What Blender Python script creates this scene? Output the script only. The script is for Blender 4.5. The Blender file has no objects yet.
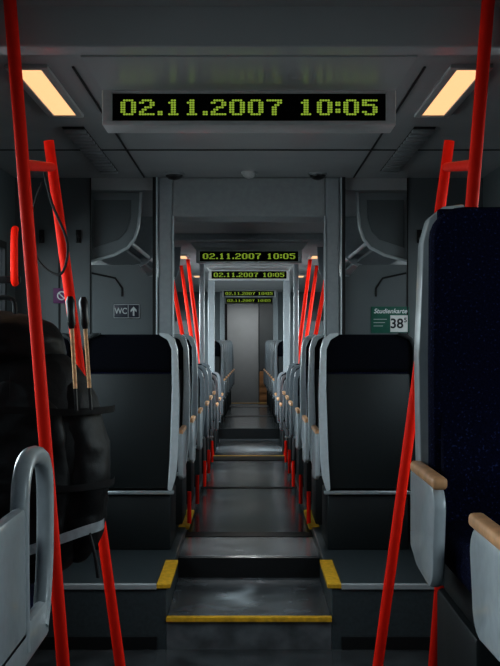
import bpy, bmesh, math, random
from mathutils import Vector, Matrix, noise
random.seed(4)
C = bpy.context.scene.collection
S = bpy.context.scene
S.view_settings.view_transform = 'Standard'
try: S.view_settings.look = 'Medium High Contrast'
except Exception: pass
H = 1.44           # eye height over the low floor

# ------------------------------------------------------------------ materials
def mat(name, col, rough=.5, metal=0., var=.12, scale=40., bump=0., spec=.5, coat=0., emis=None, es=0., fine=None):
    m = bpy.data.materials.new(name); m.use_nodes = True
    nt = m.node_tree; b = nt.nodes['Principled BSDF']
    tc = nt.nodes.new('ShaderNodeTexCoord')
    n = nt.nodes.new('ShaderNodeTexNoise'); n.inputs['Scale'].default_value = scale; n.inputs['Detail'].default_value = 4
    nt.links.new(tc.outputs['Object'], n.inputs['Vector'])
    r = nt.nodes.new('ShaderNodeValToRGB')
    r.color_ramp.elements[0].position = .3; r.color_ramp.elements[1].position = .7
    r.color_ramp.elements[0].color = (*[c*(1-var) for c in col], 1)
    r.color_ramp.elements[1].color = (*[min(1, c*(1+var)) for c in col], 1)
    if fine:
        e = r.color_ramp.elements.new(.62); e.color = (*col, 1)
        r.color_ramp.elements[-1].position = .68; r.color_ramp.elements[-1].color = (*fine, 1)
    nt.links.new(n.outputs['Fac'], r.inputs['Fac'])
    nt.links.new(r.outputs['Color'], b.inputs['Base Color'])
    b.inputs['Roughness'].default_value = rough; b.inputs['Metallic'].default_value = metal
    b.inputs['Specular IOR Level'].default_value = spec
    b.inputs['Coat Weight'].default_value = coat
    if bump:
        bp = nt.nodes.new('ShaderNodeBump'); bp.inputs['Strength'].default_value = bump; bp.inputs['Distance'].default_value = .004
        nt.links.new(n.outputs['Fac'], bp.inputs['Height']); nt.links.new(bp.outputs['Normal'], b.inputs['Normal'])
    if emis:
        b.inputs['Emission Color'].default_value = (*emis, 1); b.inputs['Emission Strength'].default_value = es
    return m
M = {}
M['floor'] = mat('floor_rubber', (.055, .060, .063), .19, var=.55, scale=6, bump=.07, spec=1.)
M['tread'] = mat('step_tread_rubber', (.11, .118, .125), .24, var=.45, scale=8, bump=.05, spec=1.)
M['podium'] = mat('podium_rubber', (.05, .062, .067), .35, var=.15, scale=60)
M['riser'] = mat('riser_dark', (.006, .007, .008), .5)
M['ceil'] = mat('ceiling_panel', (.47, .475, .475), .26, var=.04, scale=3)
M['ceil2'] = mat('ceiling_panel_matt', (.40, .405, .405), .7, var=.04, scale=3, spec=.2)
M['soffit'] = mat('gloss_soffit', (.46, .465, .465), .24, var=.03, scale=3, spec=.55)
M['wall'] = mat('wall_panel', (.115, .130, .136), .45, var=.06, scale=4)
M['rack'] = mat('rack_panel', (.22, .245, .255), .45, var=.05, scale=4)
M['trim'] = mat('trim_grey', (.32, .335, .34), .7, var=.06, spec=.2)
M['post'] = mat('post_grey', (.32, .345, .36), .3, var=.05)
M['yellow'] = mat('yellow_nosing', (.66, .37, .02), .55, var=.2)
M['red'] = mat('red_paint', (1., .022, .006), .6, var=.03, coat=.0, spec=.15)
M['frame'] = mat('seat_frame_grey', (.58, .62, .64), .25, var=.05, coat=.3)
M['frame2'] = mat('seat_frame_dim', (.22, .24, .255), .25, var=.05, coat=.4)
M['plastic'] = mat('seat_shell', (.009, .013, .014), .5, var=.12, scale=120)
M['navy'] = mat('navy_fabric', (.006, .008, .034), .9, var=.5, scale=170, bump=.5, spec=.1, fine=(.035, .05, .15))
M['head'] = mat('headrest_fabric', (.004, .005, .009), .9, var=.4, scale=200, bump=.4, spec=.1)
M['tan'] = mat('tan_pad', (.80, .43, .22), .4, var=.15, scale=30)
M['chrome'] = mat('strip_metal', (.5, .55, .57), .3, metal=.6, var=.05)
M['black'] = mat('black_plastic', (.008, .008, .009), .35)
M['screen'] = mat('screen_black', (.003, .003, .003), .3, spec=.1)
M['bezel'] = mat('bezel_grey', (.55, .555, .55), .35, var=.04)
M['led'] = mat('led_yellow_green', (.08, .11, .01), .5, emis=(.36, .52, .06), es=.60, var=.1)
M['lamp'] = mat('lamp_diffuser', (.3, .25, .2), .5, emis=(1., .56, .27), es=1.05, var=.02)
M['pack'] = mat('backpack_nylon', (.0042, .0042, .0048), .55, var=.4, scale=24, bump=.8, spec=.28)
M['strap'] = mat('pale_strap', (.55, .58, .60), .6)
M['web'] = mat('black_webbing', (.014, .014, .015), .7)
M['cork'] = mat('cork_grip', (.8, .48, .25), .6, var=.25, scale=90)
M['green'] = mat('poster_green', (.015, .12, .085), .5, var=.1)
M['white'] = mat('white_print', (.85, .88, .88), .5, var=.03)
M['dimwhite'] = mat('sign_print', (.50, .53, .53), .5, var=.03)
M['paper'] = mat('price_paper', (.85, .85, .82), .6, var=.05)
M['sign'] = mat('sign_plate', (.03, .034, .05), .4)
M['purple'] = mat('sign_purple', (.16, .03, .14), .5)
M['door'] = mat('door_pale', (.42, .45, .465), 1., var=.05, scale=3, spec=.0)
M['brown'] = mat('brown_panel', (.45, .24, .11), .5, var=.2, scale=8)
M['seal'] = mat('dark_seal', (.012, .012, .013), .7)
gl = bpy.data.materials.new('window_glass'); gl.use_nodes = True
nt = gl.node_tree; nt.nodes.clear()
o_ = nt.nodes.new('ShaderNodeOutputMaterial'); mx = nt.nodes.new('ShaderNodeMixShader'); tr = nt.nodes.new('ShaderNodeBsdfTransparent')
gs = nt.nodes.new('ShaderNodeBsdfGlossy'); gs.inputs['Roughness'].default_value = .03; mx.inputs[0].default_value = .08
tr.inputs[0].default_value = (.78, .85, .88, 1)
nt.links.new(tr.outputs[0], mx.inputs[1]); nt.links.new(gs.outputs[0], mx.inputs[2]); nt.links.new(mx.outputs[0], o_.inputs[0])
M['glass'] = gl

# ------------------------------------------------------------------ mesh helpers
class MB:
    def __init__(s): s.bm = bmesh.new()
    def box(s, x0, x1, y0, y1, z0, z1, bev=0., seg=2):
        t = bmesh.new(); bmesh.ops.create_cube(t, size=1)
        for v in t.verts:
            v.co = Vector(((x0+x1)/2+v.co.x*(x1-x0), (y0+y1)/2+v.co.y*(y1-y0), (z0+z1)/2+v.co.z*(z1-z0)))
        if bev: bmesh.ops.bevel(t, geom=list(t.edges), offset=bev, segments=seg, profile=.5, affect='EDGES')
        s.add(t); return s
    def add(s, t, mtx=None):
        me = bpy.data.meshes.new('t')
        if mtx: bmesh.ops.transform(t, matrix=mtx, verts=t.verts)
        t.to_mesh(me); t.free(); s.bm.from_mesh(me); bpy.data.meshes.remove(me)
    def prism(s, pts, a0, a1, axis='y', bev=0.):
        """pts are 2D: axis y -> (x,z); axis x -> (y,z); axis z -> (x,y)"""
        t = bmesh.new()
        f = {'y': lambda p, a: (p[0], a, p[1]), 'x': lambda p, a: (a, p[0], p[1]), 'z': lambda p, a: (p[0], p[1], a)}[axis]
        v0 = [t.verts.new(f(p, a0)) for p in pts]; v1 = [t.verts.new(f(p, a1)) for p in pts]
        t.faces.new(v0); t.faces.new(v1[::-1]); n = len(pts)
        for i in range(n): t.faces.new((v0[i], v1[i], v1[(i+1) % n], v0[(i+1) % n]))
        bmesh.ops.recalc_face_normals(t, faces=t.faces)
        if bev:
            bmesh.ops.bevel(t, geom=[e for e in t.edges if len(e.link_faces) == 2 and e.calc_face_angle() > .6], offset=bev, segments=2, profile=.5, affect='EDGES')
        s.add(t); return s
    def tube(s, pts, r, n=12, close=False):
        pts = [Vector(p) for p in pts]; t = bmesh.new(); rings = []; N = len(pts); up = None
        for i, p in enumerate(pts):
            if close: d = pts[(i+1) % N]-pts[i-1]
            else: d = pts[min(i+1, N-1)]-pts[max(i-1, 0)]
            d.normalize()
            if up is None: up = Vector((0, 0, 1)) if abs(d.z) < .9 else Vector((0, 1, 0))
            a = d.cross(up).normalized(); b = a.cross(d).normalized(); up = b
            rr = r[i] if isinstance(r, (list, tuple)) else r
            rings.append([t.verts.new(p+rr*(math.cos(2*math.pi*k/n)*a+math.sin(2*math.pi*k/n)*b)) for k in range(n)])
        for i in range(N if close else N-1):
            A, B = rings[i], rings[(i+1) % N]
            for k in range(n): t.faces.new((A[k], A[(k+1) % n], B[(k+1) % n], B[k]))
        if not close: t.faces.new(rings[0][::-1]); t.faces.new(rings[-1])
        bmesh.ops.recalc_face_normals(t, faces=t.faces)
        s.add(t); return s
    def ellip(s, c, rx, ry, rz, u=24, v=14, p=1.):
        t = bmesh.new(); bmesh.ops.create_uvsphere(t, u_segments=u, v_segments=v, radius=1)
        for w in t.verts:
            co = w.co
            f = lambda q: math.copysign(abs(q)**p, q)
            w.co = Vector((c[0]+f(co.x)*rx, c[1]+f(co.y)*ry, c[2]+f(co.z)*rz))
        s.add(t); return s
    def build(s, name, m, parent=None, smooth=True, kind=None):
        me = bpy.data.meshes.new(name); s.bm.to_mesh(me); s.bm.free()
        if smooth:
            for p in me.polygons: p.use_smooth = True
            try: me.set_sharp_from_angle(angle=math.radians(38))
            except Exception: pass
        me.materials.append(m)
        o = bpy.data.objects.new(name, me); C.objects.link(o)
        if parent: o.parent = parent
        if kind: o['kind'] = kind
        return o
def tag(o, label, cat, group=None):
    o['label'] = label; o['category'] = cat
    if group: o['group'] = group
    return o
def thing(name, label, cat, loc=(0, 0, 0), rz=0, group=None):
    o = bpy.data.objects.new(name, None); C.objects.link(o); o.empty_display_size = .1
    o.location = loc; o.rotation_euler = (0, 0, rz)
    return tag(o, label, cat, group)
def copy_tree(o, parent=None):
    c = o.copy(); C.objects.link(c)
    if parent: c.parent = parent
    for ch in [x for x in bpy.data.objects if x.parent == o]: copy_tree(ch, c)
    return c
def arc(cx, cy, r, a0, a1, n=6, ry=None):
    ry = ry or r
    return [(cx+r*math.cos(math.radians(a0+(a1-a0)*i/n)), cy+ry*math.sin(math.radians(a0+(a1-a0)*i/n))) for i in range(n+1)]
def bez(pts, n=8):
    out = []; P = [Vector(p) for p in pts]; P = [P[0]]+P+[P[-1]]
    for i in range(1, len(P)-2):
        for k in range(n):
            t = k/n; a, b, c, d = P[i-1], P[i], P[i+1], P[i+2]
            out.append(.5*((2*b)+(c-a)*t+(2*a-5*b+4*c-d)*t*t+(3*b-a-3*c+d)*t**3))
    out.append(P[-2]); return out
def text(body, size, m, parent, loc, bold=False, name='lettering', sx=1., shear=0.):
    cu = bpy.data.curves.new('txt', 'FONT'); cu.body = body; cu.size = size; cu.align_x = 'CENTER'; cu.align_y = 'CENTER'; cu.extrude = .0006; cu.shear = shear
    if bold: cu.offset = size*.018
    t = bpy.data.objects.new('txt', cu); C.objects.link(t); bpy.context.view_layer.update()
    me = bpy.data.meshes.new_from_object(t.evaluated_get(bpy.context.evaluated_depsgraph_get()))
    bpy.data.objects.remove(t); me.materials.clear(); me.materials.append(m)
    o = bpy.data.objects.new(name, me); C.objects.link(o); o.parent = parent
    o.rotation_euler = (math.pi/2, 0, 0); o.location = loc; o.scale = (sx, 1, 1)
    return o
ORD = ['first', 'second', 'third', 'fourth', 'fifth', 'sixth', 'seventh', 'eighth', 'ninth', 'tenth']

# ------------------------------------------------------------------ the setting
W = 1.40; YE = 23.2; ZC = H+.97; ZD = H+.90; YS = 20.6
MB().box(-W, W, 2.68, 5.12, -.1, 0).build('floor', M['floor'], kind='structure', smooth=False)
MB().box(-W, W, -.8, 2.68, -.1, .56, .004).build('floor', M['podium'], kind='structure', smooth=False)
MB().box(-.385, .385, 5.12, 5.98, -.1, .15, .004).build('floor', M['tread'], kind='structure', smooth=False)
MB().box(-.385, .385, 5.98, 11.2, -.1, .26, .004).build('floor', M['floor'], kind='structure', smooth=False)
MB().box(-W, W, 11.2, 14.7, -.1, .12).build('floor', M['tread'], kind='structure', smooth=False)
MB().box(-W, W, 14.7, YS, -.1, .26, .004).build('floor', M['floor'], kind='structure', smooth=False)
MB().box(-W, W, YS, YE, -.1, .12).build('floor', M['floor'], kind='structure', smooth=False)
for sx in (-1, 1):
    a, b = sorted((sx*.385, sx*W))
    MB().box(a, b, 5.12, 11.2, -.1, .30, .006).build('floor', M['podium'], kind='structure', smooth=False)
k = 0
def trim(mb, m):
    global k
    k += 1
    return mb.build('trim_%d' % k, m, kind='structure', smooth=False)
trim(MB().box(-.385, .385, 5.105, 5.14, .130, .153, .003), M['yellow'])
trim(MB().box(-.384, .384, 5.965, 5.979, .151, .258), M['riser'])
trim(MB().box(-.384, .384, 6.00, 6.55, .258, .263, .002), M['tread'])
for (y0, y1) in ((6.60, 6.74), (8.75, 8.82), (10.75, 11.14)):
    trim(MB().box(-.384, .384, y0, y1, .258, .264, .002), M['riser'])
trim(MB().box(-.384, .384, 11.15, 11.21, .24, .265, .004), M['yellow'])
trim(MB().box(-.60, .60, YS-.10, YS+.01, .24, .266, .004), M['yellow'])
trim(MB().box(-.60, .60, 14.685, 14.7, .12, .258), M['riser'])
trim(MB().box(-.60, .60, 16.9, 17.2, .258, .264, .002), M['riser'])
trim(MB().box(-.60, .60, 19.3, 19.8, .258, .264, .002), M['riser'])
for sx in (-1, 1):
    for (y0, y1) in ((5.11, 5.68), (6.70, 7.35)):
        a, b = sorted((sx*.365, sx*.43))
        trim(MB().box(a, b, y0, y1, .285, .306, .003), M['yellow'])
    a, b = sorted((sx*.43, sx*W))
    trim(MB().box(a, b, 5.108, 5.14, .28, .304, .003), M['trim'])
    trim(MB().box(a, b, 5.112, 5.12, 0, .06, .002), M['riser'])

# ceilings, bulkheads
MB().box(-W, W, -.8, 6.6, ZC, ZC+.06).build('ceiling', M['ceil'], kind='structure', smooth=False)
MB().box(-W, W, 6.6, YE, ZD, ZD+.13).build('ceiling', M['ceil2'], kind='structure', smooth=False)
trim(MB().box(-W, W, 3.20, 3.30, H+.853, ZC+.01, .008), M['ceil'])
trim(MB().box(-W, W, 3.30, 3.315, ZC-.012, ZC+.001), M['seal'])
trim(MB().box(-.455, .455, 6.56, 6.86, H+.735, ZC, .012), M['trim'])
trim(MB().box(-W, W, 9.3, 9.42, H+.845, ZD, .006), M['trim'])
trim(MB().box(-.455, .455, 14.55, 14.7, H+.80, ZD, .01), M['trim'])
trim(MB().box(-W, W, 5.6, 5.615, ZC-.004, ZC+.001), M['seal'])
for sx in (-1, 1):
    s = sx
    a, b = sorted((s*.62, s*.628)); trim(MB().box(a, b, 3.9, 6.55, ZC-.004, ZC+.001), M['seal'])
    for (y, z0, w) in ((6.6, .30, .09), (14.6, .26, .09), (20.7, .12, .09), (11.25, .12, .05)):
        a, b = sorted((sx*.455, sx*(.455+w)))
        zt = ZC if y < 7 else ZD
        trim(MB().box(a, b, y-.04, y+.04, z0, zt, .012), M['post'])
        if y < 7:
            a, b = sorted((sx*.545, sx*.554)); trim(MB().box(a, b, y-.055, y-.04, z0+1, zt, .002), M['frame'])
            a, b = sorted((sx*.554, sx*.574)); trim(MB().box(a, b, y-.05, y-.03, z0+1, zt, .002), M['seal'])
            a, b = sorted((sx*.447, sx*.456)); trim(MB().box(a, b, y-.05, y-.03, z0+1, H+.74, .002), M['frame'])
    MB().prism([(s*.545, .30), (s*W, .30), (s*W, ZC), (s*.95, ZC), (s*.95, H+.45), (s*.66, H+.45), (s*.60, H+.38), (s*.545, H+.38)], 6.585, 6.615).build('wall_partition_left' if s < 0 else 'wall_partition_right', M['wall'], kind='structure', smooth=False)
    trim(MB().box(min(s*1.13, s*1.14), max(s*1.13, s*1.14), 6.578, 6.586, H-.1, ZC), M['seal'])
    trim(MB().box(min(s*.945, s*.952), max(s*.945, s*.952), 6.578, 6.586, H+.0, ZC), M['seal'])
    trim(MB().tube([(s*.94, 6.58, H+.40), (s*.80, 6.58, H+.37), (s*.76, 6.58, H+.31), (s*.76, 6.58, H+.26)], .006, 6), M['seal'])
    a, b = sorted((s*.545, s*W))
    MB().box(a, b, 14.585, 14.615, .26, H+.25).build('wall_partition_left' if s < 0 else 'wall_partition_right', M['wall'], kind='structure', smooth=False)
    MB().box(a, b, 20.685, 20.715, .12, ZD).build('wall_partition_left' if s < 0 else 'wall_partition_right', M['wall'], kind='structure', smooth=False)

# side walls with window openings
wins = [(.2, 1.9), (3.0, 4.7), (4.85, 6.3), (7.0, 8.6), (9.0, 10.7), (11.9, 13.9), (15.0, 16.7), (17.1, 18.6), (19.0, 20.4)]
z0, z1 = 1.12, 2.0
nw = 0
for s, nm in ((-1, 'wall_left'), (1, 'wall_right')):
    mb = MB(); a, b = sorted((s*W, s*(W+.07)))
    mb.box(a, b, -.8, YE, -.1, z0); mb.box(a, b, -.8, YE, z1, ZC+.06)
    y = -.8
    for (p, q) in wins:
        mb.box(a, b, y, p, z0, z1); y = q
    mb.box(a, b, y, YE, z0, z1)
    mb.build(nm, M['wall'], kind='structure', smooth=False)
    for (p, q) in wins:
        nw += 1
        f = MB(); xa, xb = sorted((s*(W-.012), s*(W+.03)))
        f.box(xa, xb, p, q, z0, z0+.04); f.box(xa, xb, p, q, z1-.04, z1); f.box(xa, xb, p, p+.04, z0+.04, z1-.04); f.box(xa, xb, q-.04, q, z0+.04, z1-.04)
        fo = f.build('window_%d' % nw, M['seal'], kind='structure', smooth=False)
        xa, xb = sorted((s*(W+.005), s*(W+.011)))
        MB().box(xa, xb, p+.04, q-.04, z0+.04, z1-.04).build('pane', M['glass'], fo, smooth=False)
MB().box(-W, W, YE, YE+.06, -.1, ZC).build('wall_far', M['wall'], kind='structure', smooth=False)
MB().box(-W, W, -.86, -.8, -.1, ZC+.06).build('wall_back', M['wall'], kind='structure', smooth=False)
MB().box(-.46, .20, YE-.05, YE-.005, .12, H+.80, .01).build('door_1', M['door'], kind='structure')
trim(MB().box(.22, .60, YE-.04, YE-.003, .80, H+.78, .01), M['wall'])
mb = MB().box(.22, .56, YE-.04, YE-.003, .12, .78, .01)
for i in range(4): mb.box(.24, .54, YE-.06, YE-.04, .18+.15*i, .26+.15*i, .005)
trim(mb, M['brown'])
trim(MB().box(-.5, -.46, YE-.06, YE-.001, .12, H+.84, .005), M['seal'])

# ------------------------------------------------------------------ LED displays
G = {'0': ".####.|##..##|##..##|##..##|##..##|##..##|.####.", '1': "..##..|.###..|..##..|..##..|..##..|..##..|.####.",
     '2': ".####.|##..##|....##|..###.|.##...|##....|######", '7': "######|....##|...##.|..##..|..##..|..##..|..##..",
     '5': "######|##....|#####.|....##|....##|##..##|.####.", '.': "..|..|..|..|..|##|##", ':': "..|##|##|..|##|##|..", ' ': "....|....|....|....|....|....|...."}
def led_mesh(wid):
    bm = bmesh.new(); cells = []; x = 0
    for ch in "02.11.2007 10:05":
        rows = G[ch].split('|')
        for r, row in enumerate(rows):
            for c, q in enumerate(row):
                if q == '#': cells.append((x+c, r))
        x += len(rows[0])+1
    n = x-1; cw = wid/n; rh = cw*.87
    for (c, r) in cells:
        cx = -wid/2+(c+.5)*cw; cz = (3-r)*rh; a = cw*.46; b = rh*.43
        v = [bm.verts.new((cx+i*a, 0, cz+j*b)) for i, j in ((-1, -.5), (-.5, -1), (.5, -1), (1, -.5), (1, .5), (.5, 1), (-.5, 1), (-1, .5))]
        bm.faces.new(v)
    return bm
def display(label, Y, z, top, near=False):
    t = thing('led_display', label, 'display', (0, Y, z), 0, 'date and time displays along the aisle ceiling')
    hz = top-z
    m = MB()
    if near:    # the housing runs forward to the cross beam; its glossy underside mirrors the digits
        bm = bmesh.new()
        vs = [bm.verts.new(p) for p in ((-.485, .15, .052), (.485, .15, .052), (.485, 0, .055), (-.485, 0, .055), (-.505, -.325, .080), (.505, -.325, .080),
                                        (-.485, .15, hz), (.485, .15, hz), (.505, -.325, hz), (-.505, -.325, hz))]
        for f in ((0, 3, 2, 1), (3, 4, 5, 2), (6, 7, 8, 9), (0, 1, 7, 6), (4, 9, 8, 5), (0, 6, 9, 4, 3), (1, 2, 5, 8, 7)): bm.faces.new([vs[i] for i in f])
        bmesh.ops.recalc_face_normals(bm, faces=bm.faces)
        m.bm.free(); m.bm = bm; m.build('housing', M['soffit'], t, smooth=False)
    else:
        m.prism([(-.485, .05), (.485, .05), (min(.57, .485+hz*.45), hz), (-min(.57, .485+hz*.45), hz)], .03, .16, 'y', .006); m.build('housing', M['bezel'], t)
    f = MB(); f.box(-.485, .485, 0, .14, -.062, -.045, .005); f.box(-.485, .485, 0, .14, .045, .060, .005)
    f.box(-.485, -.452, 0, .14, -.05, .05, .004); f.box(.452, .485, 0, .14, -.05, .05, .004); f.build('bezel', M['bezel'], t)
    MB().box(-.453, .453, .012, .12, -.047, .047).build('screen', M['screen'], t, smooth=False)
    l = MB(); l.bm.free(); l.bm = led_mesh(.852); o = l.build('lettering', M['led'], t, smooth=False); o.location = (0, .010, 0)
    return t
display('large nearest display glowing 02.11.2007 10:05 between two warm ceiling lights', 3.63, H+.77, ZC, True)
display('second display from the front, hanging beyond the grey cross beam', 10.1, H+.77, ZD)
display('third display from the front, just below and behind the second', 13.25, H+.785, ZD)
display('fourth display, small, second from the far end door', 19.8, H+.838, ZD)
display('smallest and farthest display, closest to the pale end door', 21.6, H+.775, ZD)

# ------------------------------------------------------------------ ceiling lights
def lamp(label, x, y, z, L=.80, power=3.):
    t = thing('ceiling_light', label, 'ceiling light', (x, y, z), 0, 'warm ceiling lights')
    f = MB(); f.box(-.075, .075, -.03, 0, -.014, 0, .003); f.box(-.075, .075, L, L+.03, -.014, 0, .003)
    f.box(-.075, -.047, 0, L, -.014, 0, .003); f.box(.047, .075, 0, L, -.014, 0, .003); f.build('frame', M['bezel'], t)
    MB().box(-.047, .047, 0, L, -.009, -.001).build('diffuser', M['lamp'], t, smooth=False)
    ld = bpy.data.lights.new('light', 'AREA'); ld.shape = 'RECTANGLE'; ld.size = .1; ld.size_y = L; ld.energy = power; ld.color = (1, .72, .42)
    lo = bpy.data.objects.new('light', ld); C.objects.link(lo); lo.location = (x, y+L/2, z-.03)
for s, n in ((-1, 'left'), (1, 'right')):
    lamp('large warm rectangular ceiling light to the %s of the nearest display' % n, s*.785, 3.9, ZC, power=.6)
    lamp('small warm ceiling light on the %s, beyond the grey cross beam' % n, s*.72, 11.6, ZD, L=.45, power=2)
    lamp('tiny distant warm ceiling light on the %s, above the far seat rows' % n, s*.72, 15.2, ZD, L=.45, power=2)
for s, n in ((-1, 'left'), (1, 'right')):
    t = thing('ceiling_vent', 'ribbed grey ceiling vent strip behind the %s ceiling light' % n, 'vent', (s*.80, 5.0, ZC))
    MB().box(-.05, .05, 0, 1.3, -.006, 0, .002).build('backing', M['seal'], t)
    f = MB()
    for i in range(14): f.box(-.05, .05, .03+i*.094, .085+i*.094, -.016, -.005, .003)
    f.build('slats', M['trim'], t)
def dome(name, label, x, y, zt, r, m, mc):
    t = thing(name, label, 'sensor' if name == 'smoke_detector' else 'camera', (x, y, zt))
    MB().tube([(0, 0, 0), (0, 0, -.012)], r, 20).build('base', mc, t)
    MB().tube([(0, 0, -.010), (0, 0, -.022), (0, 0, -.034), (0, 0, -.040)], [r*.85, r*.8, r*.5, r*.1], 20).build('cover', m, t)
dome('smoke_detector', 'small pale round smoke detector at the middle of the ceiling', 0, 6.35, ZC, .045, M['bezel'], M['bezel'])
dome('dome_camera', 'small black ceiling dome above the left post', -.435, 6.4, ZC, .06, M['black'], M['trim'])
dome('dome_camera', 'small black ceiling dome beside the right post at the cross beam', .40, 6.40, ZC, .055, M['black'], M['trim'])

# ------------------------------------------------------------------ seats
def make_seat(label, group, h=1.18, pad=True, arm_len=.40, redleg=True, arm_side=1, plain=False, w=.52, arm=True, ah=.65, fm='frame'):
    t = thing('train_seat', label, 'seat', (0, 0, 0), 0, group)
    hw = w/2; A_ = arm_side
    b = MB(); prof = [(.035, .36), (.07, .38), (.07, .80), (.07, h-.10)]+arc(.055, h-.06, .035, 0, 180, 6, .05)+[(.015, h-.22), (.035, h-.24)]
    b.prism(prof, -hw+.035, hw-.035, 'x', .008)
    F = [(-hw+.012, .40), (hw-.012, .40), (hw-.010, h-.35)]+arc(hw-.082, h-.085, .07, 0, 90, 6)+arc(-hw+.082, h-.085, .07, 90, 180, 6)+[(-hw+.010, h-.35)]
    b.prism(F, .06, .135, 'y', .018); b.prism([(.10, .42), (.158, .44), (.17, .56), (.14, .72), (.12, .74), (.10, .6)], -hw+.03, hw-.03, 'x', .012)
    b.build('backrest', M['navy'], t)
    hd = MB(); hd.box(-hw+.028, hw-.028, -.004, .05, h-.215, h-.010, .026, 3); hd.build('headrest_cover', M['head'], t)
    sh = MB(); sh.prism([(-hw+.03, .335), (hw-.03, .335), (hw-.035, h-.222), (-hw+.035, h-.222)], .0, .04, 'y', .008); sh.build('back_shell', M['plastic'], t)
    MB().box(-hw+.02, hw-.02, -.012, .03, .305, .325, .005).build('metal_strip', M['chrome'], t)
    for s in (-1, 1):
        q = .0 if s == A_ else -.014     # slimmer on the far side
        out = [(s*(hw-.10), h), (s*(hw-.05), h-.006), (s*(hw-.018), h-.032), (s*(hw-.002), h-.09), (s*(hw+.008), h-.35), (s*(hw+.003), .52), (s*(hw-.010), .40), (s*(hw-.034), .32),
               (s*(hw-.055-q), .33), (s*(hw-.044-q), .50), (s*(hw-.032-q), h-.30), (s*(hw-.034-q), h-.09), (s*(hw-.055-q), h-.040), (s*(hw-.10), h-.014)]
        f = MB(); f.prism(out, -.02, .055, 'y', .006)
        f.build('side_frame', M[fm] if s == A_ else M['plastic'], t)
    q = MB(); q.box(-hw+.03, hw-.03, .13, .53, .37, .48, .03, 3); q.build('seat_cushion', M['navy'], t)
    MB().box(-hw+.04, hw-.04, .02, .46, .0, .30, .01).build('base', M['plastic'], t)
    MB().box(-hw+.05, hw-.05, .05, .50, .30, .372, .01).build('seat_pan', M['plastic'], t)
    s = A_; xa, xb = sorted((s*(hw-.003), s*(hw+.024)))
    A = arm_len; zt = ah-.02
    outer = [(.03, .40), (.12, .37)]+arc(A-.08, .42, .06, -90, 0, 5)+arc(A-.05, zt-.05, .05, 0, 90, 5)+[(.03, zt)]
    if arm and plain:   # open loop with a tall slot
        mb = MB(); xm = (xa+xb)/2
        P = [(A-.07, .28), (A-.04, .33), (A-.012, .43), (A-.01, .56), (A-.035, .615), (A-.09, .64), (A-.19, .645), (A-.245, .62), (A-.27, .56), (A-.27, .42), (A-.26, .28)]
        path = bez([(xm, p[0], p[1]) for p in P], 5)
        mb.tube(path, .019, 12); mb.box(xa, xb, .03, A-.26, .30, .56, .012); mb.box(xa, xb, .03, A-.03, .25, .33, .012)
        mb.build('armrest', M['frame'], t)
    elif arm:
        mb = MB(); mb.prism(outer, xa, xb, 'x', .008); mb.build('armrest', M[fm], t)
    if pad and arm:
        MB().box(xa-.002, xb+.002, .04, A+.004, ah-.026, ah, .009, 3).build('arm_pad', M['tan'], t)
    if redleg:
        MB().tube([(s*hw, .06, 0), (s*hw, .06, .20)], .013).build('leg', M['red'], t)
    return t
protoL = {}
def seatrow(side, Y, z, tall, label, first=False, red=True, x=.645):
    key = (side, tall, first, red)
    if key not in protoL:
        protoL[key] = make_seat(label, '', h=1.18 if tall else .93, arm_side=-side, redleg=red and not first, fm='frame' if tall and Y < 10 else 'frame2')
        t = protoL[key]
    else: t = copy_tree(protoL[key])
    t['label'] = label; t['group'] = 'seat rows along the aisle'
    t.location = (side*x, Y, z)
for s, n in ((-1, 'left'), (1, 'right')):
    for i, Y in enumerate((5.95, 6.76, 7.6)):
        lb = ['nearest aisle seat on the %s, dark high back standing on the raised podium' % n,
              'high backed aisle seat on the %s directly behind the nearest dark one' % n,
              'third high backed aisle seat on the %s, its pale frame edge showing' % n][i]
        seatrow(s, Y, .30, True, lb, first=(i == 0), x=(.645, .63, .62)[i])
    for i, Y in enumerate((8.5, 9.35, 10.2)):
        seatrow(s, Y, .30, False, '%s low backed dark aisle seat on the %s, beyond the high backs' % (ORD[i], n), x=.605)
    for i, Y in enumerate((11.4, 12.5, 13.6)):
        seatrow(s, Y, .12, False, '%s low seat on the %s below the far yellow edge, among the distant red poles' % (ORD[i], n), red=False, x=.61)
    for i, Y in enumerate((14.85, 15.7, 16.55, 17.4, 18.25, 19.1, 19.9)):
        seatrow(s, Y, .26, True, '%s seat of the distant far group on the %s of the aisle' % (ORD[i], n), red=False, x=.61-.01*i)
    t = make_seat('window seat on the %s next to the nearest dark aisle seat' % n, 'seat rows along the aisle', arm_side=s, redleg=False, w=.44, arm=False)
    t.location = (s*1.155, 5.95, .30)
def mirror_place(t, x, y, z, rz=0): t.location = (x, y, z); t.rotation_euler.z = rz
t = make_seat('navy seat facing the camera at the right edge with tan armrest', 'foreground seats', arm_side=1, redleg=False, arm_len=.36, ah=.60, h=1.195)
mirror_place(t, .660, 2.60, .56, math.pi)
t = make_seat('foreground seat at bottom right, only its pale armrest tip in view', 'foreground seats', arm_side=-1, redleg=False, arm_len=.46, ah=.57)
mirror_place(t, .680, 1.52, .56)
t = make_seat('foreground seat at bottom left with an open pale loop armrest', 'foreground seats', arm_side=1, redleg=False, arm_len=.56, pad=False, plain=True)
mirror_place(t, -.71, 1.82, .56)

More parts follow.
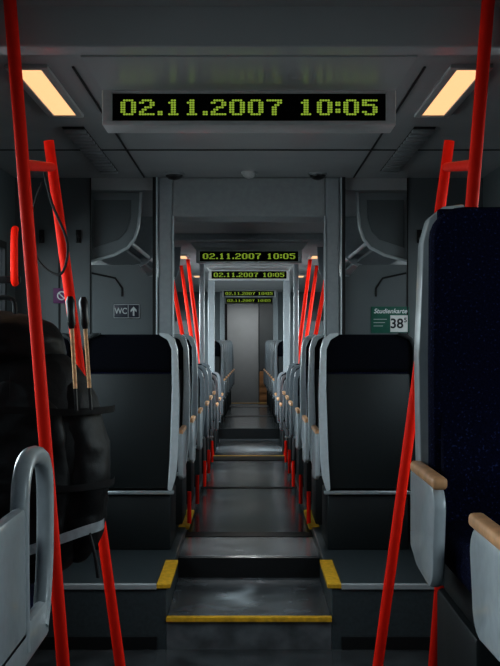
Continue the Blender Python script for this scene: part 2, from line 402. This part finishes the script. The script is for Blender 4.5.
# ------------------------------------------------------------------ red slanted poles
def rod(t, x0, z0_, x1, z1_, y, r, name='rod'):
    MB().tube([(x0, y, z0_), (x1, y, z1_)], r, 16).build(name, M['red'], t)
for s, n, far in ((-1, 'left', 'backpack'), (1, 'right', 'navy seat')):
    t = thing('grab_pole_pair', 'pair of slanted red grab poles joined by a rung, beside the %s' % far, 'grab pole', (s*.48, 3.14, 0), 0, 'large foreground red poles')
    ox = s*.48
    rod(t, s*.489-ox, 0, s*.683-ox, ZC, 0, .019)
    rod(t, s*.465-ox, 0, s*.765-ox, H+.76, 1.06, .0205)
    MB().tube([(s*.752-ox, 1.06, H+.66), (s*.644-ox, 0, H+.50)], .017, 12).build('rung', M['red'], t)
    for (x, y) in ((.489, 0), (.465, 1.06)): MB().tube([(s*x-ox, y, 0), (s*x-ox, y, .018)], .038, 16).build('flange', M['red'], t)
    for i, (xt, xb, Y) in enumerate(((.82, .45, 11.0), (.68, .40, 12.2), (.82, .50, 13.3))):
        zb = .12 if Y > 11.2 else .30
        t = thing('grab_pole', '%s distant thin red leaning pole on the %s, past the low backed seats' % (ORD[i], n), 'pole', (s*xb, Y, zb), 0, 'distant slanted red poles')
        MB().tube([(0, 0, 0), (s*(xt-xb), 0, ZD-zb)], .021, 14).build('rod', M['red'], t)
        MB().tube([(0, 0, 0), (0, 0, .02)], .05, 16).build('flange', M['red'], t)
t = thing('wall_grab_bar', 'short red grab bar by the far left edge above the backpack', 'grab bar', (-.99, 4.66, H+.24))
MB().tube(bez([(0, 0, 0), (0, -.02, .03), (0, -.02, .20), (0, 0, .23)], 4), .016).build('rod', M['red'], t)
MB().box(-.41, .02, -.005, .012, .0, .03, .003).build('bracket', M['black'], t)

# ------------------------------------------------------------------ luggage racks
for s, n in ((-1, 'left'), (1, 'right')):
    t = thing('luggage_rack', 'grey overhead luggage rack with curved end bracket on the %s side' % n, 'luggage rack', (0, 6.68, H))
    pts = [(s*.655, .895), (s*.66, .78), (s*.672, .68), (s*.695, .61), (s*.735, .56), (s*.82, .515), (s*.95, .48), (s*1.1, .47), (s*1.2, .48)]
    MB().prism(pts+[(s*1.395, .52), (s*1.395, .895)], 0, .03, 'y').build('end_panel', M['rack'], t, smooth=False)
    inner = [(s*.715, .85), (s*.72, .74), (s*.745, .66), (s*.79, .61), (s*.94, .56), (s*.94, .85)]
    MB().prism(inner, -.006, 0, 'y').build('inset_panel', M['wall'], t, smooth=False)
    MB().tube([(p[0], -.012, p[1]) for p in pts], .010, 8).build('rim', M['frame'], t)
    MB().prism([(s*.78, .56), (s*.95, .51), (s*1.39, .53), (s*1.39, .56), (s*.95, .54), (s*.79, .585)], .03, 4.0, 'y').build('shelf', M['wall'], t, smooth=False)
    MB().tube([(s*.73, .03, .60), (s*.73, 4.0, .60)], .014).build('rail', M['post'], t)
    for y in (1.3, 2.6, 3.9): MB().prism(pts[:7]+[(s*.95, .895)], y, y+.02, 'y').build('bracket', M['post'], t, smooth=False)

# ------------------------------------------------------------------ signs on the partitions
YP = 6.585
t = thing('wc_sign', 'small dark WC sign with an upward arrow on the left partition', 'sign', (-.732, YP, H+.172))
MB().box(-.08, .08, -.006, 0, -.044, .044, .002).build('plate', M['sign'], t)
text('WC', .050, M['dimwhite'], t, (-.034, -.0075, 0), True, sx=.85)
a = MB(); a.prism([(.037, -.028), (.047, -.028), (.047, .006), (.060, -.006), (.060, .008), (.042, .028), (.024, .008), (.024, -.006), (.037, .006)], -.0085, -.006); a.build('arrow', M['dimwhite'], t, smooth=False)
b = MB()
for q in ((-.077, -.074, -.041, .041), (.074, .077, -.041, .041), (-.077, .077, .038, .041), (-.077, .077, -.041, -.038), (.008, .011, -.041, .041)): b.box(q[0], q[1], -.0078, -.006, q[2], q[3])
b.build('border', M['dimwhite'], t, smooth=False)
t = thing('advert_poster', 'green Studienkarte poster with a white price label on right partition', 'poster', (.845, YP, H+.122))
MB().box(-.115, .115, -.006, 0, -.08, .078, .002).build('sheet', M['green'], t)
text('Studienkarte', .039, M['white'], t, (0, -.0075, .050), True, shear=.25)
MB().box(.000, .104, -.009, -.006, -.074, .026).build('price_label', M['paper'], t, smooth=False)
text('38', .080, M['black'], t, (.038, -.0105, -.026), True); text('5', .038, M['black'], t, (.090, -.0105, -.004), True)
b = MB()
for i in range(3): b.box(-.10, -.02-.012*i, -.0078, -.006, -.0-.02*i, .004-.02*i)
b.build('print_lines', M['dimwhite'], t, smooth=False)
t = thing('notice_sticker', 'small purple and white notice sticker left of the WC sign', 'sticker', (-1.12, YP-.006, H+.265))
MB().box(-.05, .05, -.005, .005, -.045, .045, .002).build('plate', M['purple'], t)
b = MB(); b.tube([(.024*math.cos(i*math.pi/8), -.006, .024*math.sin(i*math.pi/8)) for i in range(16)], .004, 6, True); b.tube([(-.017, -.006, .017), (.017, -.006, -.017)], .004, 6)
b.build('pictogram', M['white'], t)
for s, n in ((-1, 'left'), (1, 'right')):
    for i, x in enumerate((1.02, 1.24)):
        t = thing('coat_hook', '%s small dark coat hook high on the %s partition' % (('inner', 'outer')[i], n), 'hook', (s*x, YP, H+.62))
        MB().box(-.016, .016, -.008, 0, -.04, .04, .003).build('plate', M['black'], t)
        MB().tube(bez([(0, -.006, -.01), (0, -.04, -.03), (0, -.06, .0), (0, -.055, .02)], 4), .007, 8).build('hook', M['black'], t)
tag(MB().tube(bez([(-.745, 4.0, H+.61), (-.72, 4.02, H+.5), (-.66, 4.0, H+.35), (-.69, 4.02, H+.24), (-.78, 4.05, H+.30), (-.80, 4.05, H+.45), (-.76, 4.04, H+.58)], 6), .005, 6).build('hanging_cord', M['web']),
    'thin black cord looped over the rung of the left red poles', 'cord')

# ------------------------------------------------------------------ folding bench and backpack
t = thing('folding_bench', 'dark folding side seat at left that carries the backpack', 'bench', (-1.02, 3.62, 0))
MB().box(-.37, .36, -.25, .25, .55, .625, .025, 3).build('cushion', M['navy'], t)
MB().box(-.37, .34, -.22, .22, .50, .552, .008).build('pan', M['plastic'], t)
for y in (-.17, .17): MB().tube([(.20, y, .50), (-.365, y, .05)], .015).build('strut', M['post'], t)
for y in (-.17, .17): MB().tube([(.20, y, .51), (.20, y, 0)], .015).build('leg', M['post'], t)

t = thing('backpack', 'large black trekking backpack standing behind the left red pole', 'backpack', (-.76, 3.64, .634))
def blob(c, r, p=.75, top=0., seed=0.):
    mb = MB(); mb.ellip(c, *r, u=72, v=52, p=p)
    for v in mb.bm.verts:
        hgt = (v.co.z-c[2])/r[2]
        v.co.x -= top*max(0, hgt)**2
        nn = noise.noise_vector(Vector((v.co.x*6+seed, v.co.y*6, v.co.z*8)))*.020 + noise.noise_vector(Vector((v.co.x*14+seed, v.co.y*14, v.co.z*26)))*.009
        k_ = min(1, max(0, (v.co.z-.02)/.1))
        v.co += Vector((nn.x, nn.y, nn.z*.5*k_))
    return mb
blob((0, 0, .43), (.25, .17, .425), .74, .07).build('main_compartment', M['pack'], t)
blob((-.06, 0, .79), (.21, .165, .115), .9, .03, 3).build('top_lid', M['pack'], t)
blob((.205, 0, .40), (.088, .14, .33), .92, .05, 5).build('side_pocket', M['pack'], t)
blob((-.01, -.14, .38), (.20, .07, .30), .88, 0, 9).build('front_pocket', M['pack'], t)
def strip(pts, hz, th=.004):
    """flat webbing band following pts, hz half height"""
    P = bez(pts, 6); bm = bmesh.new(); L = []
    for p in P: L.append([bm.verts.new((p.x, p.y, p.z-hz)), bm.verts.new((p.x, p.y, p.z+hz))])
    for i in range(len(L)-1): bm.faces.new((L[i][0], L[i+1][0], L[i+1][1], L[i][1]))
    bmesh.ops.solidify(bm, geom=bm.faces[:], thickness=th)
    mb = MB(); mb.bm.free(); mb.bm = bm; return mb
strip([(-.10, -.24, .125), (.06, -.235, .15), (.16, -.205, .18), (.235, -.155, .20), (.278, -.085, .205), (.284, -.02, .205)], .016).build('pale_strap', M['strap'], t)
for z in (.34, .58): strip([(-.18, -.24, z), (0, -.245, z+.01), (.17, -.20, z), (.26, -.14, z), (.31, -.05, z), (.31, .05, z)], .011).build('compression_strap', M['web'], t)
strip([(.02, -.235, .70), (.021, -.24, .68), (.022, -.25, .66)], .03).build('buckle', M['web'], t)
MB().tube(bez([(.25, -.13, .19), (.27, -.14, .12), (.28, -.14, .05)], 5), .006, 6).build('strap_tail', M['web'], t)
MB().tube(bez([(-.10, -.02, .89), (-.09, -.02, .94), (-.02, -.02, .94), (-.01, -.02, .89)], 5), .008, 8).build('haul_loop', M['web'], t)
for i in range(2):
    y = 3.40+.05*i; xt, xb_ = (-.553, -.520)[i], (-.520, -.480)[i]
    q = thing('trekking_pole', '%s trekking pole with tan shaft strapped to the backpack' % ('left' if i == 0 else 'right'), 'trekking pole', (xb_, y, .95), 0, 'trekking poles')
    f = lambda z: ((xb_+(xt-xb_)*(z-1.0)/.57)-xb_, 0, z-.95)
    MB().tube([f(1.22), f(1.31)], .005, 10).build('lower_shaft', M['black'], q)
    MB().tube([f(1.29), f(1.485)], .0065, 12).build('tan_shaft', M['cork'], q)
    MB().tube([f(1.475), f(1.49), f(1.52), f(1.56), f(1.575)], [.008, .013, .012, .015, .008], 12).build('handle', M['black'], q)

# ------------------------------------------------------------------ light
w = bpy.data.worlds.new('World'); S.world = w; w.use_nodes = True
bg = w.node_tree.nodes['Background']; sky = w.node_tree.nodes.new('ShaderNodeTexSky'); sky.sky_type = 'NISHITA'; sky.sun_disc = False
sky.sun_elevation = math.radians(25); sky.sun_rotation = math.radians(60)
w.node_tree.links.new(sky.outputs[0], bg.inputs[0]); bg.inputs[1].default_value = .10
def area(name, loc, target, sx, sy, e, col):
    l = bpy.data.lights.new(name, 'AREA'); l.shape = 'RECTANGLE'; l.size = sx; l.size_y = sy; l.energy = e; l.color = col
    o = bpy.data.objects.new(name, l); C.objects.link(o); o.location = loc
    o.rotation_euler = (Vector(target)-Vector(loc)).to_track_quat('-Z', 'Y').to_euler()
for s in (-1, 1):
    for y, e in ((1.05, 38), (3.85, 44), (5.6, 20), (7.8, 52), (9.8, 60), (12.9, 150), (15.8, 56), (17.8, 56), (19.7, 36)):
        area('daylight_fill', (s*(W+.5), y, 1.9), (0, y, 1.3), 1.6, .9, e*(1.2 if s < 0 else .8), (1., .99, .98))
area('daylight_fill', (0, 22.2, ZD-.04), (0, 22.2, 0), 1.2, .8, 13, (1., .99, .98))  # unseen lamp added under the ceiling to brighten the far door
def beam(loc, target, ang, e, name='patch_spot', soft=.06):
    l = bpy.data.lights.new(name, 'SPOT'); l.energy = e; l.color = (1., .99, .97); l.spot_size = math.radians(ang); l.spot_blend = .6; l.shadow_soft_size = soft
    o = bpy.data.objects.new(name, l); C.objects.link(o); o.location = loc
    o.rotation_euler = (Vector(target)-Vector(loc)).to_track_quat('-Z', 'Y').to_euler()
beam((-3.2, 5.35, 4.2), (.10, 5.5, .15), 4.5, 4500)  # added spots outside both side windows, throwing light patches onto the steps
beam((3.2, 5.50, 4.2), (-.18, 5.7, .15), 3.5, 3500)
beam((0, 7.05, H+.86), (.02, 6.32, .26), 26, 110, 'aisle_fill', .03)  # added spots without any fixture, brightening the aisle floor from the ceiling
beam((0, 8.9, H+.86), (.0, 7.9, .26), 24, 80, 'aisle_fill', .03)
beam((0, 10.9, H+.86), (.0, 9.6, .26), 22, 130, 'aisle_fill', .03)
beam((3.2, 12.6, 4.2), (.05, 12.9, .12), 14, 4500)  # another added outside spot, for a light patch on the low floor

# ------------------------------------------------------------------ camera
cam = bpy.data.cameras.new('camera'); co = bpy.data.objects.new('camera', cam); C.objects.link(co)
co.location = (0, 0, H); co.rotation_euler = (math.pi/2, 0, 0)
cam.sensor_fit = 'AUTO'; cam.sensor_width = 36; cam.lens = 36*1100/666
cam.shift_y = 7/666; cam.shift_x = 1/666; cam.clip_start = .05
S.camera = co
